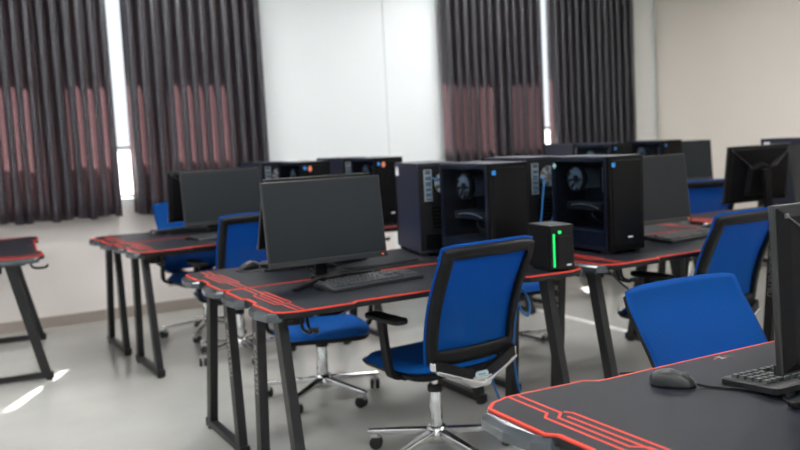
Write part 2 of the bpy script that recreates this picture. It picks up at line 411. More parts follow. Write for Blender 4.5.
KV, KF = text_mesh('KAMATSU', .045)
def make_desk():
    t = thing('gaming_desk')
    b = MB(); b.prism(outline, .727, .747); b.build('desk_board', M['board'], t, bevel=.003)
    b = MB()
    red = offset_poly(outline, .002); inner = offset_poly(outline, .0105)
    b.prism(red, .747, .7512, 1); b.prism(inner, .7495, DT, 0)
    # circuit print, near both ends
    w = .0062
    def stripe(pts):
        for i in range(len(pts)-1):
            a = Vector((*pts[i],0)); c = Vector((*pts[i+1],0)); d = (c-a).normalized(); nrm = Vector((-d.y,d.x,0))*w/2
            a = a-d*w*.25; c = c+d*w*.25
            q = [a+nrm, a-nrm, c-nrm, c+nrm]
            if ((q[1]-q[0]).cross(q[2]-q[0])).z < 0: q = q[::-1]
            b.prism([(v.x,v.y) for v in q], DT-.0006, DT+.0004, 1)
    lines = [[(.088,-.300),(.086,-.165),(.064,-.143),(.064,.095),(.086,.117),(.088,.288)],
             [(.112,-.300),(.110,-.150),(.085,-.126),(.085,.080),(.110,.104),(.112,.288)],
             [(.106,-.122),(.106,.135)],
             [(.120,-.150),(.129,-.134),(.129,.140),(.120,.155)]]
    for ln in lines:
        stripe(ln); stripe([(DL-x,y) for x,y in ln])
    b.build('desk_mat', [M['mat'], M['red']], t)
    b = MB()   # small winged emblem at the user's edge
    for sx in (-1,1):
        b.prism([(.7+sx*.005,-.252),(.7+sx*.036,-.240),(.7+sx*.020,-.256)][::sx], DT-.0003, DT+.0004, 0)
    b.prism([(.693,-.262),(.699,-.262),(.712,-.238),(.704,-.238)], DT-.0003, DT+.0006, 1)
    b.prism([(.704,-.262),(.711,-.262),(.701,-.238),(.692,-.238)], DT-.0003, DT+.0005, 1)
    b.build('desk_emblem', [M['logo_red'], M['logo_grey']], t)
    for mir in (0,1):
        fx = (lambda x: DL-x) if mir else (lambda x: x)
        for sy in (-1,1):   # end bumpers
            P = [(.012,-.285),(-.016,-.262),(-.030,-.165),(-.020,-.085),(.006,-.052),(.03,-.052),(.03,-.285)]
            T = [(.012,-.279),(-.004,-.258),(-.016,-.165),(-.008,-.090),(.012,-.058),(.03,-.058),(.03,-.279)]
            if sy > 0: P = [(x,-y) for x,y in P]; T = [(x,-y) for x,y in T]
            P = [(fx(x),y) for x,y in P]; T = [(fx(x),y) for x,y in T]
            if area(P) < 0: P = P[::-1]; T = T[::-1]
            b = MB(); b.prism(P, .714, .736, 0); b.prism(P, .736, .7465, 0, pts1=T); b.build('end_bumper', M['bumper'], t, bevel=.0015)
        b = MB(); x = fx(.085)   # end frame: nearly upright inner post, raked outer post, floor bar, top bar
        b.bar((x,.11,.715),(x,.165,.022),.038,.055,(1,0,0),flat_ends=True)
        b.bar((x,-.12,.715),(x,-.275,.022),.038,.055,(1,0,0),flat_ends=True)
        b.box((x,-.055,.030),(.036,.49,.034)); b.box((x,0,.712),(.042,.42,.030))
        b.box((x,-.305,.030),(.046,.012,.042)); b.box((x,.200,.030),(.046,.012,.042))
        fr = b.build('leg_frame', M['leg'], t, bevel=.003)
        for y in (-.285,.18):
            b = MB(); b.lathe([(.020,0),(.022,.003),(.022,.008),(.008,.010),(.008,.014)],14,xf=Matrix.Translation((x,y,0))); b.build('foot_pad', M['rubber'], fr)
        # lettering down the outer face of the inner post
        b = MB()
        for zc, kv, kf in ((.45,KV,KF),):
            ang = math.atan2(.055,.693)
            yc = .11+.055*(.715-zc)/.693
            o_ = Matrix(((0,0,-1,x-.0193),(0,-1,0,yc),(-1,0,0,zc),(0,0,0,1))) if not mir else Matrix(((0,0,1,x+.0193),(0,1,0,yc),(-1,0,0,zc),(0,0,0,1)))
            rot = Matrix.Rotation(ang if mir else -ang, 4, 'Z')
            b.add(kv, kf, 0, False, o_ @ rot)
            b.build('leg_lettering', M['leg_text'], fr); b = MB()
            for q in ([(-.150,-.012),(-.128,.016),(-.136,.016),(-.158,-.012)],[(-.150,.016),(-.128,-.012),(-.136,-.012),(-.158,.016)]):
                b.add([(px,py,.0004) for px,py in q],[(0,1,2,3)],0,False,o_ @ rot)
        b.build('leg_emblem', M['leg_text'], fr)
    b = MB()
    for y in (-.12,.12): b.box((DL/2,y,.7115),(DL-.214,.05,.030))
    b.build('under_beam', M['leg'], t, bevel=.002)
    # headset hook and cup holder under the user's corners
    b = MB(); b.box((.135,-.225,.7215),(.05,.05,.011))
    for dx in (-.012,.012): b.tube(catmull([(.135+dx,-.235,.720),(.135+dx,-.245,.680),(.135+dx,-.270,.668),(.135+dx,-.318,.668),(.135+dx,-.334,.684)],5),.006,8)
    b.box((.135,-.330,.680),(.036,.008,.010)); b.build('headset_hook', M['plastic2'], t)
    b = MB()
    b.lathe([(.036,.648),(.044,.652),(.047,.725),(.052,.7265),(.046,.7265),(.041,.66),(.0,.655)],20,xf=Matrix.Translation((.172,-.035,0))); b.build('cup_holder', M['plastic'], t)
    return t
DESK = make_desk()
AB = 3.463
def desk(x0, yc, rz, label, first=False, g='black and red gaming desks'):
    # x0,yc: world place of the local left end (mid depth)
    if first: DESK.location = (x0,yc,0); DESK.rotation_euler = (0,0,rz); tag(DESK,label,'desk',g); return DESK
    d = dup(DESK,(x0,yc,0),rz,label,group=g); d['category'] = 'desk'; return d
AX = 1.036
desk(AX,AB-.3,0,'black red-trimmed gaming desk carrying the large facing monitor in the middle',True)
GAP = 2.535
desk(AX+DL,AB+.305,PI,'black red-trimmed gaming desk behind the middle monitor, grey mouse at its left end')
desk(GAP,AB-.3,0,'black red-trimmed gaming desk right of the green-lit box, carrying a glass-sided tower and monitor')
desk(GAP-.030+DL,AB+.345,PI,'black red-trimmed gaming desk backing onto the glass-sided tower right of centre')
desk(GAP+DL+.115,AB-.3,0,'black red-trimmed gaming desk at the right edge, behind the near black monitor')
desk(GAP+2*DL+.115,AB+.305,PI,'black red-trimmed gaming desk under the monitor seen from behind at right')
desk(1.02+DL,1.273,PI,'nearest black gaming desk, bottom right, with mouse and keyboard on it')
CM = 5.73
desk(1.045,CM-.3,.035,'black red-trimmed gaming desk at back left under a facing monitor, with slanted legs in view')
desk(1.005+DL*math.cos(.035),CM+.31+DL*math.sin(.035),PI+.035,'black red-trimmed gaming desk nearest the curtains at back left, white glint on its corner')
desk(2.53,CM-.3,0,'black red-trimmed gaming desk under the orange-stickered tower beside the middle monitor')
desk(2.53+DL,CM+.305,PI,'black gaming desk in the back row behind the orange-stickered tower by the middle monitor')
desk(4.02,CM-.3,0,'back-row gaming desk behind the glass-sided towers in the centre')
desk(4.02+DL,CM+.305,PI,'black gaming desk in the back row below the right curtains, under the turned-round distant tower')
desk(5.51,CM-.3,0,'back-row gaming desk with red trim next to the beige wall')
desk(.345+.085*-.7,6.2-.7,PI/2-.085,'black gaming desk cut off by the left edge, standing apart below the curtain')

# ------------------------------------------------------------------ office chair. local: faces +y, origin on floor under the column
def make_chair():
    t = thing('office_chair')
    b = MB(); b.lathe([(.030,.055),(.046,.060),(.050,.095),(.040,.125),(.034,.13)],20); base = b.build('star_base', M['chrome'], t)
    for k in range(5):
        a = 2*PI*k/5+R(54); d = Vector((math.cos(a),math.sin(a),0)); sd = Vector((-math.sin(a),math.cos(a),0))
        b = MB(); b.bar(d*.03+Vector((0,0,.100)), d*.315+Vector((0,0,.078)), .040, .034, sd, 0, .024, .018)
        lg = b.build('base_leg', M['chrome'], base, bevel=.006, seg=2)
    for k in range(5):
        a = 2*PI*k/5+R(54); d = Vector((math.cos(a),math.sin(a),0)); ca = a+R(70+37*k)
        b = MB(); X = Matrix.Translation(d*.30+Vector((0,0,.028)))@Matrix.Rotation(ca,4,'Z')
        for sx in (-1,1):
            b.lathe([(.004,-.008),(.024,-.008),(.028,-.004),(.028,.004),(.024,.008),(.004,.008)],16,0,X@Matrix.Translation((sx*.014,.018,0))@Matrix.Rotation(PI/2,4,'Y'))
        b.box((0,.008,.026),(.014,.030,.026),1,X); b.lathe([(.006,.02),(.006,.052)],8,1,X)
        b.box((0,.018,.030),(.046,.040,.007),1,X)
        b.build('caster', [M['rubber'], M['alu']], t)
    b = MB(); b.lathe([(.027,.12),(.027,.285),(.025,.29)],20,0); b.lathe([(.031,.276),(.032,.282),(.032,.300),(.024,.304)],20,1); b.lathe([(.014,.30),(.014,.385)],14,0)
    b.build('gas_column', [M['chrome'], M['rubber']], t)
    b = MB(); b.box((0,-.01,.388),(.15,.24,.036),top=(1.2,1.05)); b.lathe([(.0,-.03),(.030,-.03),(.034,-.02),(.034,.02),(.030,.03),(.0,.03)],16,0,Matrix.Translation((-.115,.03,.372))@Matrix.Rotation(PI/2,4,'Y'))
    mech = b.build('tilt_mechanism', M['plastic'], t, bevel=.006)
    b = MB(); b.tube([(.07,-.06,.385),(.16,-.06,.380)],.006,8); b.box((.20,-.06,.378),(.09,.030,.014)); b.build('lever', M['alu'], mech, bevel=.004)
    # seat cushion with waterfall front
    nu, nv = 18, 18
    def sp(i, j, top):
        u = i/nu*2-1; v = j/nv*2-1
        sx = .245*(1-.05*max(0,-v)**2); r = .22
        # squircle mapping for rounded corners
        x = sx*u*math.sqrt(1-.30*v*v*abs(v)); y = .235*v*math.sqrt(1-.30*u*u*abs(u))
        e = max(abs(u),abs(v)); ed = max(0,(e-.72)/.28)
        z = (.452-.030*ed**2.2-.016*max(0,v)**3-.012*(1-u*u)*(1-v*v)) if top else (.405+.012*ed**2)
        return (x, y+.02, z)
    b = MB(); b.shell(lambda i,j: sp(i,j,True), lambda i,j: sp(i,j,False), nu, nv); o = b.build('seat', M['seat'], t)
    o.modifiers.new('sub','SUBSURF').levels = 1; o.modifiers['sub'].render_levels = 1
    b = MB(); b.prism([(x*.92,y+.02) for x,y in rrect(.47,.45,.07)], .388, .412, pts1=[(x,y+.02) for x,y in rrect(.47,.45,.07)]); b.build('seat_pan', M['plastic'], t, bevel=.004)
    # backrest
    nu, nv = 24, 24
    def bp(u, v, off):
        x = u*(.211+.010*v); z = .461+.470*v+.003*(1-u*u)*v
        y = -.240-.155*v+.028*math.sin(PI*min(1,v*1.15))-.026*(1-u*u)
        # tilt of the sheet for the offset
        nx = -.13*u; L = math.hypot(nx,1)
        return (x+nx/L*off, y+off/L, z+.2*off)
    def cr(u): return u
    def bgrid(off, k=1.):
        def f(i, j):
            u = i/nu*2-1; v = j/nv
            # rounded corners
            cu = abs(u); cv = abs(v*2-1)
            q = 1-.035*max(0,(cu*cv)**6)
            return bp(u*q*k, .5+(v-.5)*q*k, off)
        return f
    iu0, iu1, iv0, iv1 = 2, nu-2, 3, nv-2
    ring = lambda i,j: not (iu0 <= i < iu1 and iv0 <= j < iv1)
    b = MB(); b.shell(bgrid(0), bgrid(-.020,.975), nu, nv, ring); b.build('back_frame', M['plastic'], t)
    b = MB(); b.shell(bgrid(.0055,1.035), bgrid(.0008,1.03), nu, nv)
    # cloth turned round the rim
    b.build('back_mesh', M['mesh'], t)
    # lower carrier: black bow, chrome bow and spine
    def bow(k, dz, dy): 
        u = k/12*2-1
        return (u*.196, -.270-.026*(1-u*u)-.012+dy, .462-.075*(1-abs(u))+dz)
    b = MB()
    b.sweep([bow(k,.012,0) for k in range(13)],.036,.018,(0,0,1))
    car = b.build('back_carrier', M['plastic'], t)
    b = MB()
    b.sweep([bow(k,-.014,-.008) for k in range(13)],.016,.028,(0,0,1))
    b.bar((0,-.309,.387),(0,-.10,.380),.075,.026,(1,0,0)); b.box((0,-.309,.384),(.09,.03,.044),top=(1.1,1))
    for sx in (-1,1): b.box((sx*.194,-.276,.466),(.024,.030,.034))
    b.build('chrome_bow', M['chrome'], car, bevel=.005)
    b = MB(); X = Matrix.Translation((.0,-.3175,.412))@Matrix.Rotation(R(90),4,'X')
    b.prism(rrect(.062,.024,.0115,5), .0, .004, 0, X); b.box((0,0,.0042),(.036,.006,.0008),1,X); b.build('name_plate', [M['label_plate'],M['plate_text']], car)
    for sx in (-1,1):
        b = MB(); P = [(sx*.274,-.050,.628),(sx*.277,-.055,.590),(sx*.277,-.070,.50),(sx*.275,-.082,.435),(sx*.260,-.082,.405),(sx*.210,-.07,.392)]
        Q = catmull(P,4)
        b.sweep(Q,.046,.020,(0,1,0))
        arm = b.build('armrest', M['plastic'], t, bevel=.004)
        b = MB(); b.prism([(x,y) for x,y in rrect(.070,.25,.032,5,sx*.270,-.07)], .626, .648); b.build('arm_pad', M['plastic'], arm, bevel=.008, seg=3)
    return t
CHAIR = make_chair()
def chair(x, y, rz, label, first=False):
    g = 'blue mesh office chairs'
    if first: CHAIR.location = (x,y,0); CHAIR.rotation_euler = (0,0,rz); tag(CHAIR,label,'chair',g); return CHAIR
    c = dup(CHAIR,(x,y,0),rz,label,group=g); c['category'] = 'chair'; return c
chair(1.815,3.115,R(5),'black-framed blue mesh chair in the centre, seen from behind, chrome base in view',True)
dch = chair(1.938,1.405,PI,'blue mesh office chair facing the camera behind the nearest desk with the mouse')
for k in [o for o in C.objects if o.parent == dch and o.name.split('.')[0] in ('back_frame','back_mesh','back_carrier')]:
    P = Vector((0,-.12,.40)); Rx = Matrix.Rotation(R(7),4,'X'); k.matrix_local = Matrix.Translation(P)@Rx@Matrix.Translation(-P)
chair(3.23,3.10,R(2),'blue mesh office chair with its back toward us, left of the near black monitor')
chair(1.70,5.33,R(2),'blue mesh office chair with its back to the camera, left of the middle monitor')
chair(1.72,6.13,PI+R(3),'blue mesh office chair facing the camera behind the back left monitor, by the curtain')
chB = chair(1.76,4.17,PI+R(-18),'blue office chair under the back-to-back desk behind the middle monitor, seat seen between desk legs')
chair(3.08,4.32,PI+R(-6),'office chair tucked in behind the tower right of centre, mostly hidden')
chF = chair(5.13,4.85,R(-24),'small distant blue mesh office chair in front of the beige wall')

def lower(c, dz):
    for o in C.objects:
        if o.parent == c and o.name.split('.')[0] not in ('star_base','caster','gas_column'): o.location.z -= dz
lower(dch,.02); lower(chB,.045); lower(chF,.015)
# ------------------------------------------------------------------ monitor. local: screen faces -y, origin on the desk under the neck
def make_monitor():
    t = thing('computer_monitor')
    TL = Matrix.Translation((0,-.035,.256))@Matrix.Rotation(R(-7),4,'X')
    W, H = .536, .350
    b = MB(); b.box((0,.007,0),(W,.014,H),0,TL); b.box((0,-.003,-H/2+.011),(W,.008,.022),0,TL); b.build('screen_bezel', M['bezel'], t, bevel=.002)
    b = MB(); b.box((0,-.001,.009),(W-.012,.002,H-.030),0,TL); b.build('screen', M['screen'], t)
    b = MB(); b.box((W/2-.025,-.0075,-H/2+.011),(.007,.002,.004),0,TL); b.build('power_light', M['led_orange'], t)
    # rear shell: bevelled slab, raised house-shaped hub and ribs out to the corners
    b = MB()
    XR = TL@Matrix(((1,0,0,0),(0,0,1,.014),(0,1,0,0),(0,0,0,1)))
    o4 = [(-W/2+.004,-H/2+.004),(W/2-.004,-H/2+.004),(W/2-.004,H/2-.004),(-W/2+.004,H/2-.004)]
    i4 = [(x*.9,y*.88) for x,y in o4]
    b.add([(x,y,0) for x,y in o4]+[(x,y,.014) for x,y in i4],[(3,2,1,0),(4,5,6,7),(0,1,5,4),(1,2,6,5),(2,3,7,6),(3,0,4,7)],0,False,XR)
    hub = [(-.125,-.13),(.125,-.13),(.105,.045),(.0,.075),(-.105,.045)]; hub2 = [(x*.86,y*.86-.006) for x,y in hub]
    b.prism(hub,.013,.040,0,XR,pts1=hub2)
    for sx in (-1,1):
        b.add([(sx*(W/2-.012),H/2-.012,.002),(sx*(W/2-.030),H/2-.012,.002),(sx*(W/2-.021),H/2-.021,.010),(sx*.112,.045,.013),(sx*.085,.055,.013),(sx*.098,.042,.040)],
              [(0,1,2),(3,5,4),(0,2,5,3),(1,4,5,2)],0,False,XR)
    rs = b.build('rear_shell', M['rear'], t, bevel=.002)
    for sx in (-1,1):
        b = MB(); b.tube([XR@Vector((sx*(W/2-.020),H/2-.020,.0135)),XR@Vector((sx*.105,.050,.0395))],.0016,6); b.box((sx*(W/2-.022),H/2-.022,.0135),(.009,.009,.004),0,XR); b.build('shell_ridge_highlight', M['ridge'], rs)  # pale tube and corner square paint in the highlight along the ridge
    b = MB()
    for k in range(9): b.box((-.06+.015*k,-.095,.0385),(.006,.03,.002),0,XR)
    b.build('vent_slots', M['rubber'], rs)
    b = MB(); b.bar((0,.055,.020),(0,.045,.262),.055,.022,(1,0,0),0,.048,.02); b.box((0,.025,.248),(.07,.055,.07)); b.build('stand_neck', M['plastic'], t, bevel=.004)
    b = MB()
    b.box((0,.045,.012),(.085,.10,.022))
    for sx in (-1,1): b.bar((sx*.012,.055,.013),(sx*.262,-.030,.007),.034,.018,(.5*sx,1,0),0,.022,.012)
    b.bar((0,.05,.010),(0,.085,.006),.10,.012,(1,0,0)); b.build('stand_base', M['plastic'], t, bevel=.003)
    return t
MON = make_monitor()
def monitor(x, y, rz, label, first=False):
    g = 'desktop monitors'
    if first: MON.location = (x,y,DT+.001); MON.rotation_euler = (0,0,rz); tag(MON,label,'monitor',g); return MON
    c = dup(MON,(x,y,DT+.001),rz,label,group=g); c['category'] = 'monitor'; return c
m0 = monitor(1.465,3.385,0,'large dark monitor facing the camera in the middle, orange power light at its lower corner',True)
monitor(3.225,3.33,0,'dark monitor facing the camera just right of the large glass-sided tower')
monitor(4.60,3.36,R(3),'dark monitor facing the camera at the right edge, above the near black monitor')
mB = monitor(1.615,3.80,PI,'monitor turned away, standing right behind the large middle monitor, base visible below it')
monitor(4.52,3.68,PI+R(-2),'black monitor seen from behind at far right, raised ridges on its back')
mD = monitor(1.775,1.165,PI+R(0),'nearest black monitor seen edge-on from behind, cut off by the right edge')
monitor(1.715,5.60,R(3),'dark monitor facing the camera at back left in front of the curtain')
monitor(1.735,5.98,PI+R(3),'monitor turned away, showing as a dark sliver left of the back left monitor')
monitor(5.83,5.58,R(-24),'small distant dark monitor against the beige wall')

for mk, an, dz in ((mB,-14,0),(mD,10,-.013)):
  for k in [o for o in C.objects if o.parent == mk and o.name.split('.')[0] in ('screen_bezel','screen','power_light','rear_shell')]:
    P = Vector((0,.0,.24)); Rx = Matrix.Rotation(R(an),4,'X'); k.matrix_local = Matrix.Translation((0,0,dz))@Matrix.Translation(P)@Rx@Matrix.Translation(-P)
for k in [o for o in C.objects if o.parent == mD and o.name.split('.')[0] == 'stand_base']: k.location.y += .03
for k in [o for o in C.objects if o.parent == m0 and o.name.split('.')[0] == 'stand_base']:
    P = Vector((0,.05,0)); k.matrix_local = Matrix.Translation((0,-.045,0))@Matrix.Translation(P)@Matrix.Rotation(R(23),4,'Z')@Matrix.Translation(-P)
# ------------------------------------------------------------------ computer tower. local: front at -y, glass on -x, origin on the desk in the middle
def make_tower():
    t = thing('computer_tower')
    w, d, h = .205, .425, .452; f = .014
    b = MB()
    b.box((0,.012,f+.004),(w,d-.03,.008)); b.box((0,.012,h-.006),(w,d-.03,.012)); b.box((w/2-.002,.012,h/2+f/2),(.004,d-.03,h-f-.014))
    for y in (d/2-.008,-d/2+.036): b.box((-w/2+.006,y,h/2+f/2),(.012,.016,h-f-.014))
    b.box((-w/2+.006,.012,f+.012),(.012,d-.03,.012)); b.box((-w/2+.006,.012,h-.018),(.012,d-.03,.014))
    b.box((-.004,.02,f+.052),(w-.014,d-.06,.075))   # lower shroud
    b.build('case_body', M['case'], t, bevel=.0015)
    b = MB(); b.box((w/2-.012,.012,h*.58),(.006,d-.06,h*.66)); b.build('motherboard', M['pcb'], t)
    b = MB(); b.box((-w/2-.0015,.014,h/2+f/2),(.003,d-.032,h-f-.010)); b.build('side_glass', M['tint_glass'], t)
    b = MB(); b.box((0,-d/2+.012,h/2+f/2),(w,.024,h-f),top=None); b.prism([(x,y-d/2+.002) for x,y in rrect(w-.03,.012,.004)],f+.02,h-.02); b.build('front_panel', M['case_front'], t, bevel=.006, seg=3)
    b = MB(); b.box((.012,-d/2-.0048,f+.062),(.028,.0012,.007)); b.build('front_badge', M['label_white'], t)
    b = MB(); b.box((-w/2+.022,-d/2-.0046,h-.040),(.020,.001,.020)); b.build('blue_sticker', M['label_blue'], t)
    # cooler fan facing the glass
    X = Matrix.Translation((-.030,.110,h*.755))@Matrix.Rotation(-PI/2,4,'Y')
    b = MB(); b.lathe([(.058,-.02),(.062,-.02),(.062,.01),(.058,.01),(.058,-.02)],28,0,X); fr = b.build('cooler_fan', M['inside'], t)
    b = MB(); b.lathe([(.017,-.012),(.017,.008),(.012,.010)],18,1,X)
    for k in range(9):
        a = 2*PI*k/9; A = X@Matrix.Rotation(a,4,'Z')
        vs = [(.017,-.004,-.004),(.017,.006,.006),(.056,.012,.006),(.056,-.012,-.004)]
        vs2 = [(x,y,z-.0015) for x,y,z in vs]
        b.add(vs+vs2,[(0,3,2,1),(4,5,6,7),(0,1,5,4),(1,2,6,5),(2,3,7,6),(3,0,4,7)],0,False,A)
    b.build('fan_blades', [M['fan'],M['inside']], fr)
    b = MB(); b.box((.035,.110,h*.755),(.09,.085,.095)); b.build('heat_sink', M['metal_grey'], fr)
    b = MB(); b.box((.0,.02,h*.47),(.13,.25,.034)); b.sweep(catmull([(-.067,.11,h*.475),(-.067,.05,h*.49),(-.067,-.03,h*.485),(-.067,-.09,h*.455)],5),.006,.003,(0,0,1),1); b.build('graphics_card', [M['inside'],M['metal_grey']], t, bevel=.003)  # pale curved strip on the card is a painted highlight
    b = MB()
    for k in range(2): b.box((.055,-.010-.012*k,h*.74),(.05,.005,.12))
    b.build('memory_stick', M['metal_grey'], t)
    b = MB()
    b.tube(catmull([(-.02,-.10,h*.30),(-.05,-.12,h*.42),(.02,-.10,h*.60),(.06,-.06,h*.75)],6),.004,8)
    b.tube(catmull([(.0,-.06,h*.27),(-.055,-.04,h*.36),(-.03,.0,h*.44)],6),.005,8)
    b.build('inner_cable', M['cable_black'], t)
    # rear
    b = MB(); b.box((0,d/2-.010,h/2+f/2),(w-.004,.006,h-f-.018)); rp = b.build('rear_panel', M['plastic2'], t)
    b = MB(); b.box((.052,d/2-.0045,h*.76),(.040,.006,.155)); 
    io = b.build('port_plate', M['metal_grey'], rp)
    b = MB()
    for k,(zz,hh) in enumerate(((.065,.02),(.035,.018),(.008,.022),(-.02,.016),(-.045,.02),(-.066,.012))): b.box((.052,d/2,h*.76+zz),(.026,.006,hh))
    b.build('rear_port', M['port'], rp)
    Xr = Matrix.Translation((-.035,d/2-.006,h*.78))@Matrix.Rotation(-PI/2,4,'X')
    b = MB()
    for r_ in (.018,.030,.042,.052): b.tube([(Xr@Vector((r_*math.cos(2*PI*k/24),r_*math.sin(2*PI*k/24),.002))) for k in range(25)],.0014,5,caps=False)
    for k in range(4): a = PI/4+k*PI/2; b.tube([Xr@Vector((0,0,.002)),Xr@Vector((.054*math.cos(a),.054*math.sin(a),.002))],.0014,5)
    gr = b.build('fan_grille', M['metal_grey'], rp)
    b = MB()
    for k in range(7):
        a = 2*PI*k/7; A = Xr@Matrix.Rotation(a,4,'Z')
        b.add([(.014,-.006,0),(.014,.006,0),(.05,.012,0),(.05,-.010,0),(.014,-.006,-.0015),(.014,.006,-.0015),(.05,.012,-.0015),(.05,-.010,-.0015)],[(0,3,2,1),(4,5,6,7),(0,1,5,4),(1,2,6,5),(2,3,7,6),(3,0,4,7)],0,False,A)
    b.build('rear_fan', M['fan'], rp)
    b = MB()
    for k in range(6): b.box((-.015,d/2-.005,h*.52-.019*k),(.11,.004,.011))
    b.build('slot_cover', M['case_front'], rp)
    b = MB(); b.box((0,d/2-.006,f+.055),(.15,.006,.075)); b.build('power_supply', M['case_front'], rp)
    for sx in (-1,1):
        for y in (-.16,.17):
            b = MB(); b.box((sx*.078,y,f/2),(.034,.05,f+.002),top=(1.15,1.1)); b.build('case_foot', M['rubber'], t)
    return t
TOW = make_tower(); w_, d_, h_ = .205, .425, .452
def stick(parent, name, m_, c, s_):
    b = MB(); b.box(c, s_); b.build(name, M[m_], parent)
    return parent
def tower(x, y, rz, label, first=False, orange=False, side_label=False, cyan=False):
    g = 'computer towers'
    if first: TOW.location = (x,y,DT+.001); TOW.rotation_euler = (0,0,rz); tag(TOW,label,'computer tower',g); c = TOW
    else: c = dup(TOW,(x,y,DT+.001),rz,label,group=g); c['category'] = 'computer tower'
    return c
tw = []
tw.append(tower(2.262,3.365,R(-1),'black tower with side glass and front panel facing camera, left of the green-lit box',True))
tw.append(tower(2.262,3.885,PI+R(-13),'black tower turned round, plain dark blue side with small white label, right of middle monitor'))
tw.append(tower(2.850,3.265,R(-1),'largest glass-sided black tower right of centre, pale cyan sticker on its glass'))
tw.append(tower(2.765,3.76,PI+R(-2),'black tower turned round, rear ports and blue cables showing between two front-facing towers'))
tw.append(tower(2.300,5.585,0,'black tower with orange sticker, left one above the top edge of the middle monitor'))
tw.append(tower(2.215,6.165,PI+R(4),'tower turned round, bluish side panel showing against the curtain above the middle monitor'))
tw.append(tower(2.80,5.475,R(-3),'black tower with orange sticker standing just right of the middle monitor'))
tw.append(tower(2.80,6.05,PI+R(2),'tower turned round in the back row, rear ports showing above the middle monitor'))
tw.append(tower(4.87,5.48,R(2),'distant black tower under the right curtains, left of two blue-stickered towers'))
tw.append(tower(5.40,5.46,0,'distant black tower beside the white pillar, right of two blue-stickered towers'))
tw.append(tower(5.08,6.20,PI,'distant tower turned round below the right curtains, plain dark side toward the camera'))
tw.append(tower(5.11,3.865,PI,'black tower with white label behind the monitor seen from behind at far right'))
for k in (4,6):
    b = MB(); X = Matrix.Translation((-w_/2+.058,-d_/2-.0045,h_-.046))@Matrix.Rotation(R(90),4,'X'); b.prism([(.013*math.cos(a*PI/8),.019*math.sin(a*PI/8)) for a in range(16)],0,.001,0,X); b.build('orange_sticker', M['label_orange'], tw[k])
for k in (1,11):
    b = MB(); b.box((w_/2+.0005,-d_/2+.052,h_-.045),(.001,.048,.045)); b.build('white_label', M['label_white'], tw[k])
b = MB(); b.box((w_/2+.0005,-d_/2+.06,h_-.04),(.001,.04,.03)); b.build('white_label', M['label_white'], tw[3])
b = MB(); X = Matrix.Translation((-w_/2-.0032,d_/2-.030,h_-.045))@Matrix.Rotation(R(45),4,'X'); b.box((0,0,0),(.001,.022,.022),0,X); b.build('cyan_sticker', M['label_cyan'], tw[2])

b = MB(); b.box((-w_/2+.005,.03,.052+.014),(.0012,.055,.030)); b.build('inner_label', M['label_cyan'], tw[2])
# green-lit power box
t = thing('power_backup_box','small black box with glowing green strip, right of the central chair','power supply',(2.322,2.992,DT+.001),R(-6))
b = MB(); b.box((0,-.032,.100),(.118,.150,.186)); b.build('box_casing', M['plastic2'], t, bevel=.006, seg=3)
b = MB(); b.box((0,-.118,.100),(.114,.022,.184)); b.box((.012,-.1305,.080),(.070,.004,.130)); b.build('box_front', M['gloss'], t, bevel=.004)
b = MB(); b.box((-.040,-.1305,.088),(.0095,.004,.140)); b.build('green_light_strip', M['led_green'], t, bevel=.002)
X = Matrix.Translation((-.012,-.130,.163))@Matrix.Rotation(R(90),4,'X')
b = MB(); b.lathe([(.0075,0),(.0075,.003),(.005,.004)],14,0,X); b.build('power_button', M['led_green'], t)
b = MB(); b.box((.030,-.1327,.024),(.022,.001,.006)); b.build('front_badge', M['label_white'], t)
for sx in (-1,1):
    b = MB(); b.box((sx*.04,-.035,.0035),(.02,.12,.007)); b.build('box_foot', M['rubber'], t)

# ------------------------------------------------------------------ keyboards and mice. local: user at -y
def make_keyboard():
    t = thing('keyboard')
    b = MB(); b.prism(rrect(.448,.158,.012), .002, .012); 
    prof0 = rrect(.448,.158,.012); prof1 = rrect(.438,.148,.010)
    T = Matrix.Rotation(R(4),4,'X')
    b = MB(); b.prism(prof0, .004, .016, 0, T, ); b.prism(prof0,.016,.019,0,T,pts1=prof1)
    b.build('keyboard_case', M['kb'], t)
    rnd = random.Random(3)
    b = MB()
    def key(cx, cy, wx, wy=.0165):
        b.box((cx,cy,.0225),(wx-.0022,wy,.008),0,T,top=(.86,.84))
    u = .0188; x0 = -.212
    for r_ in range(6):
        y = .058-.0205*r_-(.004 if r_ else 0)
        if r_ == 0:
            xs_ = [x0+u*.5]+[x0+u*(2.5+k) for k in range(4)]+[x0+u*(7+k) for k in range(4)]+[x0+u*(11.5+k) for k in range(4)]
            for x in xs_: key(x,y,u)
        elif r_ < 5:
            ind = [0,0,.5,.75,1.25][r_]
            if ind: key(x0+u*(.5+ind/2),y,u*(1+ind))
            n = [0,13,12,11,10][r_]
            for k in range(n): key(x0+u*(1.5+ind+k) if ind else x0+u*(.5+k),y,u)
            xe = x0+u*((1+ind+n) if ind else n); xr = x0+u*15
            key((xe+xr)/2,y,xr-xe)
        else:
            for k in range(3): key(x0+u*(.625+1.25*k),y,u*1.25)
            key(x0+u*6.9,y,u*6.3)
            for k in range(4): key(x0+u*(10.68+1.25*k),y,u*1.25)
        if r_ in (0,1,2):
            for k in range(3): key(x0+u*(15.7+k),y,u)
        if r_ == 4: key(x0+u*16.7,y,u)
        if r_ == 5:
            for k in range(3): key(x0+u*(15.7+k),y,u)
        if r_ >= 1:
            for k in range(4): key(x0+u*(19.05+k),y,u)
    b.build('keycaps', M['key'], t)
    for sx in (-1,1):
        b = MB(); b.box((sx*.18,.068,.0055),(.03,.012,.011)); b.build('tilt_foot', M['rubber'], t)
    return t
KB = make_keyboard()
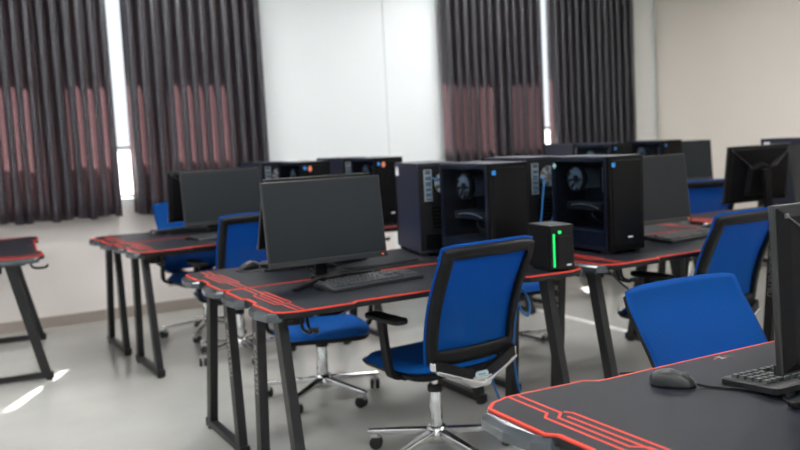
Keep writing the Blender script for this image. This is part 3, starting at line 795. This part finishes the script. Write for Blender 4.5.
def keyboard(x, y, rz, label, first=False):
    g = 'black keyboards'; z = DT+.001
    if first: KB.location = (x,y,z); KB.rotation_euler = (0,0,rz); tag(KB,label,'keyboard',g); return KB
    c = dup(KB,(x,y,z),rz,label,group=g); c['category'] = 'keyboard'; return c
keyboard(1.572,3.185,R(9),'black keyboard in front of the large middle monitor',True)
keyboard(3.42,3.24,R(8),'black keyboard in front of the monitor right of the largest tower')
keyboard(1.765,1.285,PI+R(-2),'black keyboard on the nearest desk under the near monitor')
keyboard(1.70,5.47,R(4),'black keyboard below the back left monitor')
keyboard(1.62,6.17,PI+R(3),'black keyboard behind the back left monitor on the curtain-side desk')
keyboard(1.62,4.00-.03,PI,'keyboard on the back-to-back desk, glimpsed under the middle monitor')

def make_mouse():
    t = thing('computer_mouse')
    nu, nv = 16, 10
    def pt(i, j):
        a = 2*PI*i/nu; e = (j/nv)*PI/2
        x = .0285*math.cos(a)*(1-.10*math.cos(2*a)); y = .051*math.sin(a)
        k = math.cos(e)**.55
        z = .004+.033*math.sin(e)**.75*(1-.42*max(0,math.sin(a))*k-.12*max(0,-math.sin(a))*k)
        return (x*k*(1-.05*(math.sin(e))), y*k-.004*math.sin(e), z)
    b = MB()
    vs = [pt(i,j) for j in range(nv) for i in range(nu)]+[(0,-.004,.037)]
    fs = [(j*nu+i,j*nu+(i+1)%nu,(j+1)*nu+(i+1)%nu,(j+1)*nu+i) for j in range(nv-1) for i in range(nu)]+[((nv-1)*nu+i,(nv-1)*nu+(i+1)%nu,nv*nu) for i in range(nu)]
    vs2 = [(p[0],p[1],.001) for p in vs[:nu]]; o = len(vs)
    fs += [(o+i,o+(i+1)%nu,(i+1)%nu,i) for i in range(nu)]+[tuple(range(o+nu-1,o-1,-1))]
    b.add(vs+vs2, fs, 0, True); b.build('mouse_body', M['mouse'], t)
    b = MB(); b.lathe([(.004,-.0035),(.0095,-.0035),(.0095,.0035),(.004,.0035)],14,0,Matrix.Translation((0,.026,.0225))@Matrix.Rotation(PI/2,4,'Y')); b.build('scroll_wheel', M['mousegrip'], t)
    b = MB(); b.bar((0,.012,.0285),(0,.046,.0125),.0012,.006,(1,0,0)); b.build('button_seam', M['rubber'], t)
    return t
MOUSE = make_mouse()
def mouse(x, y, rz, label, first=False, cable=None):
    z = DT+.001; g = 'computer mice'
    if first: MOUSE.location = (x,y,z); MOUSE.rotation_euler = (0,0,rz); tag(MOUSE,label,'mouse',g); c = MOUSE
    else: c = dup(MOUSE,(x,y,z),rz,label,group=g); c['category'] = 'mouse'
    return c
ms_ = []
ms_.append(mouse(1.450,1.422,R(216),'black computer mouse with grey cable on the nearest desk',True))
ms_.append(mouse(1.335,3.985,R(105),'grey-lit computer mouse left of the middle monitor, by the chair back'))
ms_.append(mouse(3.76,3.40,R(20),'small black mouse at the right end of the keyboard beside the largest tower'))
ms_.append(mouse(3.80,3.86,R(120),'dark mouse at the right desk end, in front of the distant chair'))
ms_.append(mouse(1.375,6.10,R(170),'black mouse at the left end of the curtain-side desk'))
def cable_of(parent, pts, r=.0022, m_='cable_black', name='mouse_cable'):
    b = MB(); W_ = Matrix.Translation(parent.location)@Matrix.Rotation(parent.rotation_euler.z,4,'Z'); inv = W_.inverted()
    b.tube([inv@p for p in catmull(pts,8)], r, 8); return b.build(name, M[m_], parent)
z = DT+.0035
cable_of(ms_[0], [(1.481,1.380,z+.004),(1.496,1.362,z),(1.522,1.325,z),(1.545,1.290,z),(1.560,1.225,z),(1.540,1.195,z),(1.535,1.14,z),(1.60,1.02,z),(1.75,.99,z)], .0026, 'plastic2')
cable_of(ms_[1], [(1.282,3.970,z+.003),(1.25,3.93,z),(1.30,3.86,z),(1.45,3.83,z),(1.50,3.79,z)], .002)
cable_of(ms_[2], [(3.742,3.452,z+.003),(3.71,3.50,z),(3.62,3.50,z)], .002)
cable_of(ms_[3], [(3.750,3.832,z+.003),(3.70,3.82,z),(3.62,3.84,z)], .002)
cable_of(ms_[4], [(1.382,6.045,z+.003),(1.40,5.99,z),(1.48,5.93,z)], .002)
cable_of(KB, [(1.60,3.325,DT+.016),(1.63,3.40,z),(1.72,3.455,z),(1.85,3.50,z),(2.05,3.55,z)], .0025, name='keyboard_cable')

# loose cables
def cable(pts, r, m_, label, group=None, name='network_cable'):
    b = MB(); b.tube(catmull(pts,9), r, 8); tag(b.build(name, M[m_]), label, 'cable', group)
cable([(2.17,3.668,1.135),(2.17,3.645,1.132),(2.19,3.630,1.12),(2.245,3.632,1.115),(2.275,3.640,1.07),(2.262,3.650,.95),(2.22,3.650,.80),(2.20,3.64,DT+.006),(2.12,3.56,DT+.006)],.0035,'cable_blue','short blue cable at the back of the plain-sided tower')
cable([(2.72,3.53,1.10),(2.72,3.50,1.09),(2.705,3.495,1.00),(2.69,3.50,.88),(2.655,3.50,.78),(2.62,3.50,DT+.005)],.0045,'cable_blue','blue cable, left of two hanging down the rear of the turned-round tower')
cable([(2.80,3.53,.95),(2.80,3.50,.94),(2.765,3.495,.90),(2.735,3.50,.83),(2.70,3.50,DT+.006),(2.66,3.485,DT+.005)],.0045,'cable_blue','blue cable, right of two hanging down the rear of the turned-round tower')
cable([(2.83,3.53,1.04),(2.83,3.50,1.04),(2.85,3.49,.96),(2.84,3.495,.84),(2.80,3.50,DT+.006)],.004,'cable_black','black power cable at the rear of the turned-round tower',name='power_cable')
# under the desk end by the central chair
ex = 2.20
cable([(2.220,3.10,.722),(2.215,3.08,.69),(2.210,3.05,.60),(2.235,3.02,.55),(2.255,3.03,.60),(2.240,3.06,.66),(2.220,3.07,.60),(2.230,3.12,.42),(2.310,3.22,.22),(2.380,3.25,.05),(2.450,3.22,.006),(2.550,3.14,.006),(2.630,3.10,.006)],.005,'cable_blue','blue network cable looped under the desk end beside the central chair')
cable([(2.250,3.20,.722),(2.240,3.19,.6),(2.260,3.20,.40),(2.330,3.24,.16),(2.390,3.22,.02),(2.450,3.10,.007),(2.510,2.98,.007)],.005,'cable_black','black cable hanging under the desk end beside the blue network cable',name='power_cable')
cable([(2.170,3.24,.722),(2.160,3.24,.55),(2.180,3.25,.3),(2.250,3.24,.08),(2.320,3.16,.006),(2.410,3.02,.006),(2.490,2.97,.006)],.0045,'cable_blue','second blue cable dropping to the floor behind the central chair')
tag((lambda b: (b.prism([(3.945,2.9),(3.995,2.9),(3.995,6.3),(3.945,6.3)],0,.008,pts1=[(3.957,2.9),(3.983,2.9),(3.983,6.3),(3.957,6.3)]), b.build('floor_strip', M['frame_white']))[1])(MB()),'low white strip running along the floor between desk ends','cable duct')  # low white strip laid along the floor
cable([(2.74,3.12,.722),(2.75,3.10,.69),(2.80,3.06,.62),(2.84,3.05,.585)],.005,'cable_black','black cable with plug dangling under the desk of the largest tower',name='power_cable')
cable([(1.60,3.685,.80),(1.63,3.66,.775),(1.70,3.63,z),(1.80,3.59,z),(1.90,3.60,z),(2.05,3.62,z)],.0035,'cable_black','black monitor cable lying behind the middle monitor',name='monitor_cable')
cable([(1.42,3.50,.86),(1.44,3.52,.79),(1.52,3.525,z),(1.62,3.54,z),(1.75,3.55,z),(1.95,3.575,z)],.0035,'cable_black','black cable running from the middle monitor to the tower right of it',name='monitor_cable')

# ------------------------------------------------------------------ light outside
w = bpy.data.worlds.new('World'); S.world = w; w.use_nodes = True
bg = w.node_tree.nodes['Background']; bg.inputs['Color'].default_value = (.93,.97,1,1); bg.inputs['Strength'].default_value = 1.25
sd = bpy.data.lights.new('sun','SUN'); sd.energy = 36; sd.angle = R(.6); sd.color = (1,.94,.86)
so = bpy.data.objects.new('sun', sd); C.objects.link(so)
dv = Vector((-.472,-.882,-.755)).normalized()
so.rotation_euler = dv.to_track_quat('-Z','Y').to_euler()

S.view_settings.view_transform = 'Standard'; S.view_settings.look = 'None'; S.view_settings.gamma = 1; S.view_settings.exposure = 0
S.view_settings.use_curve_mapping = False
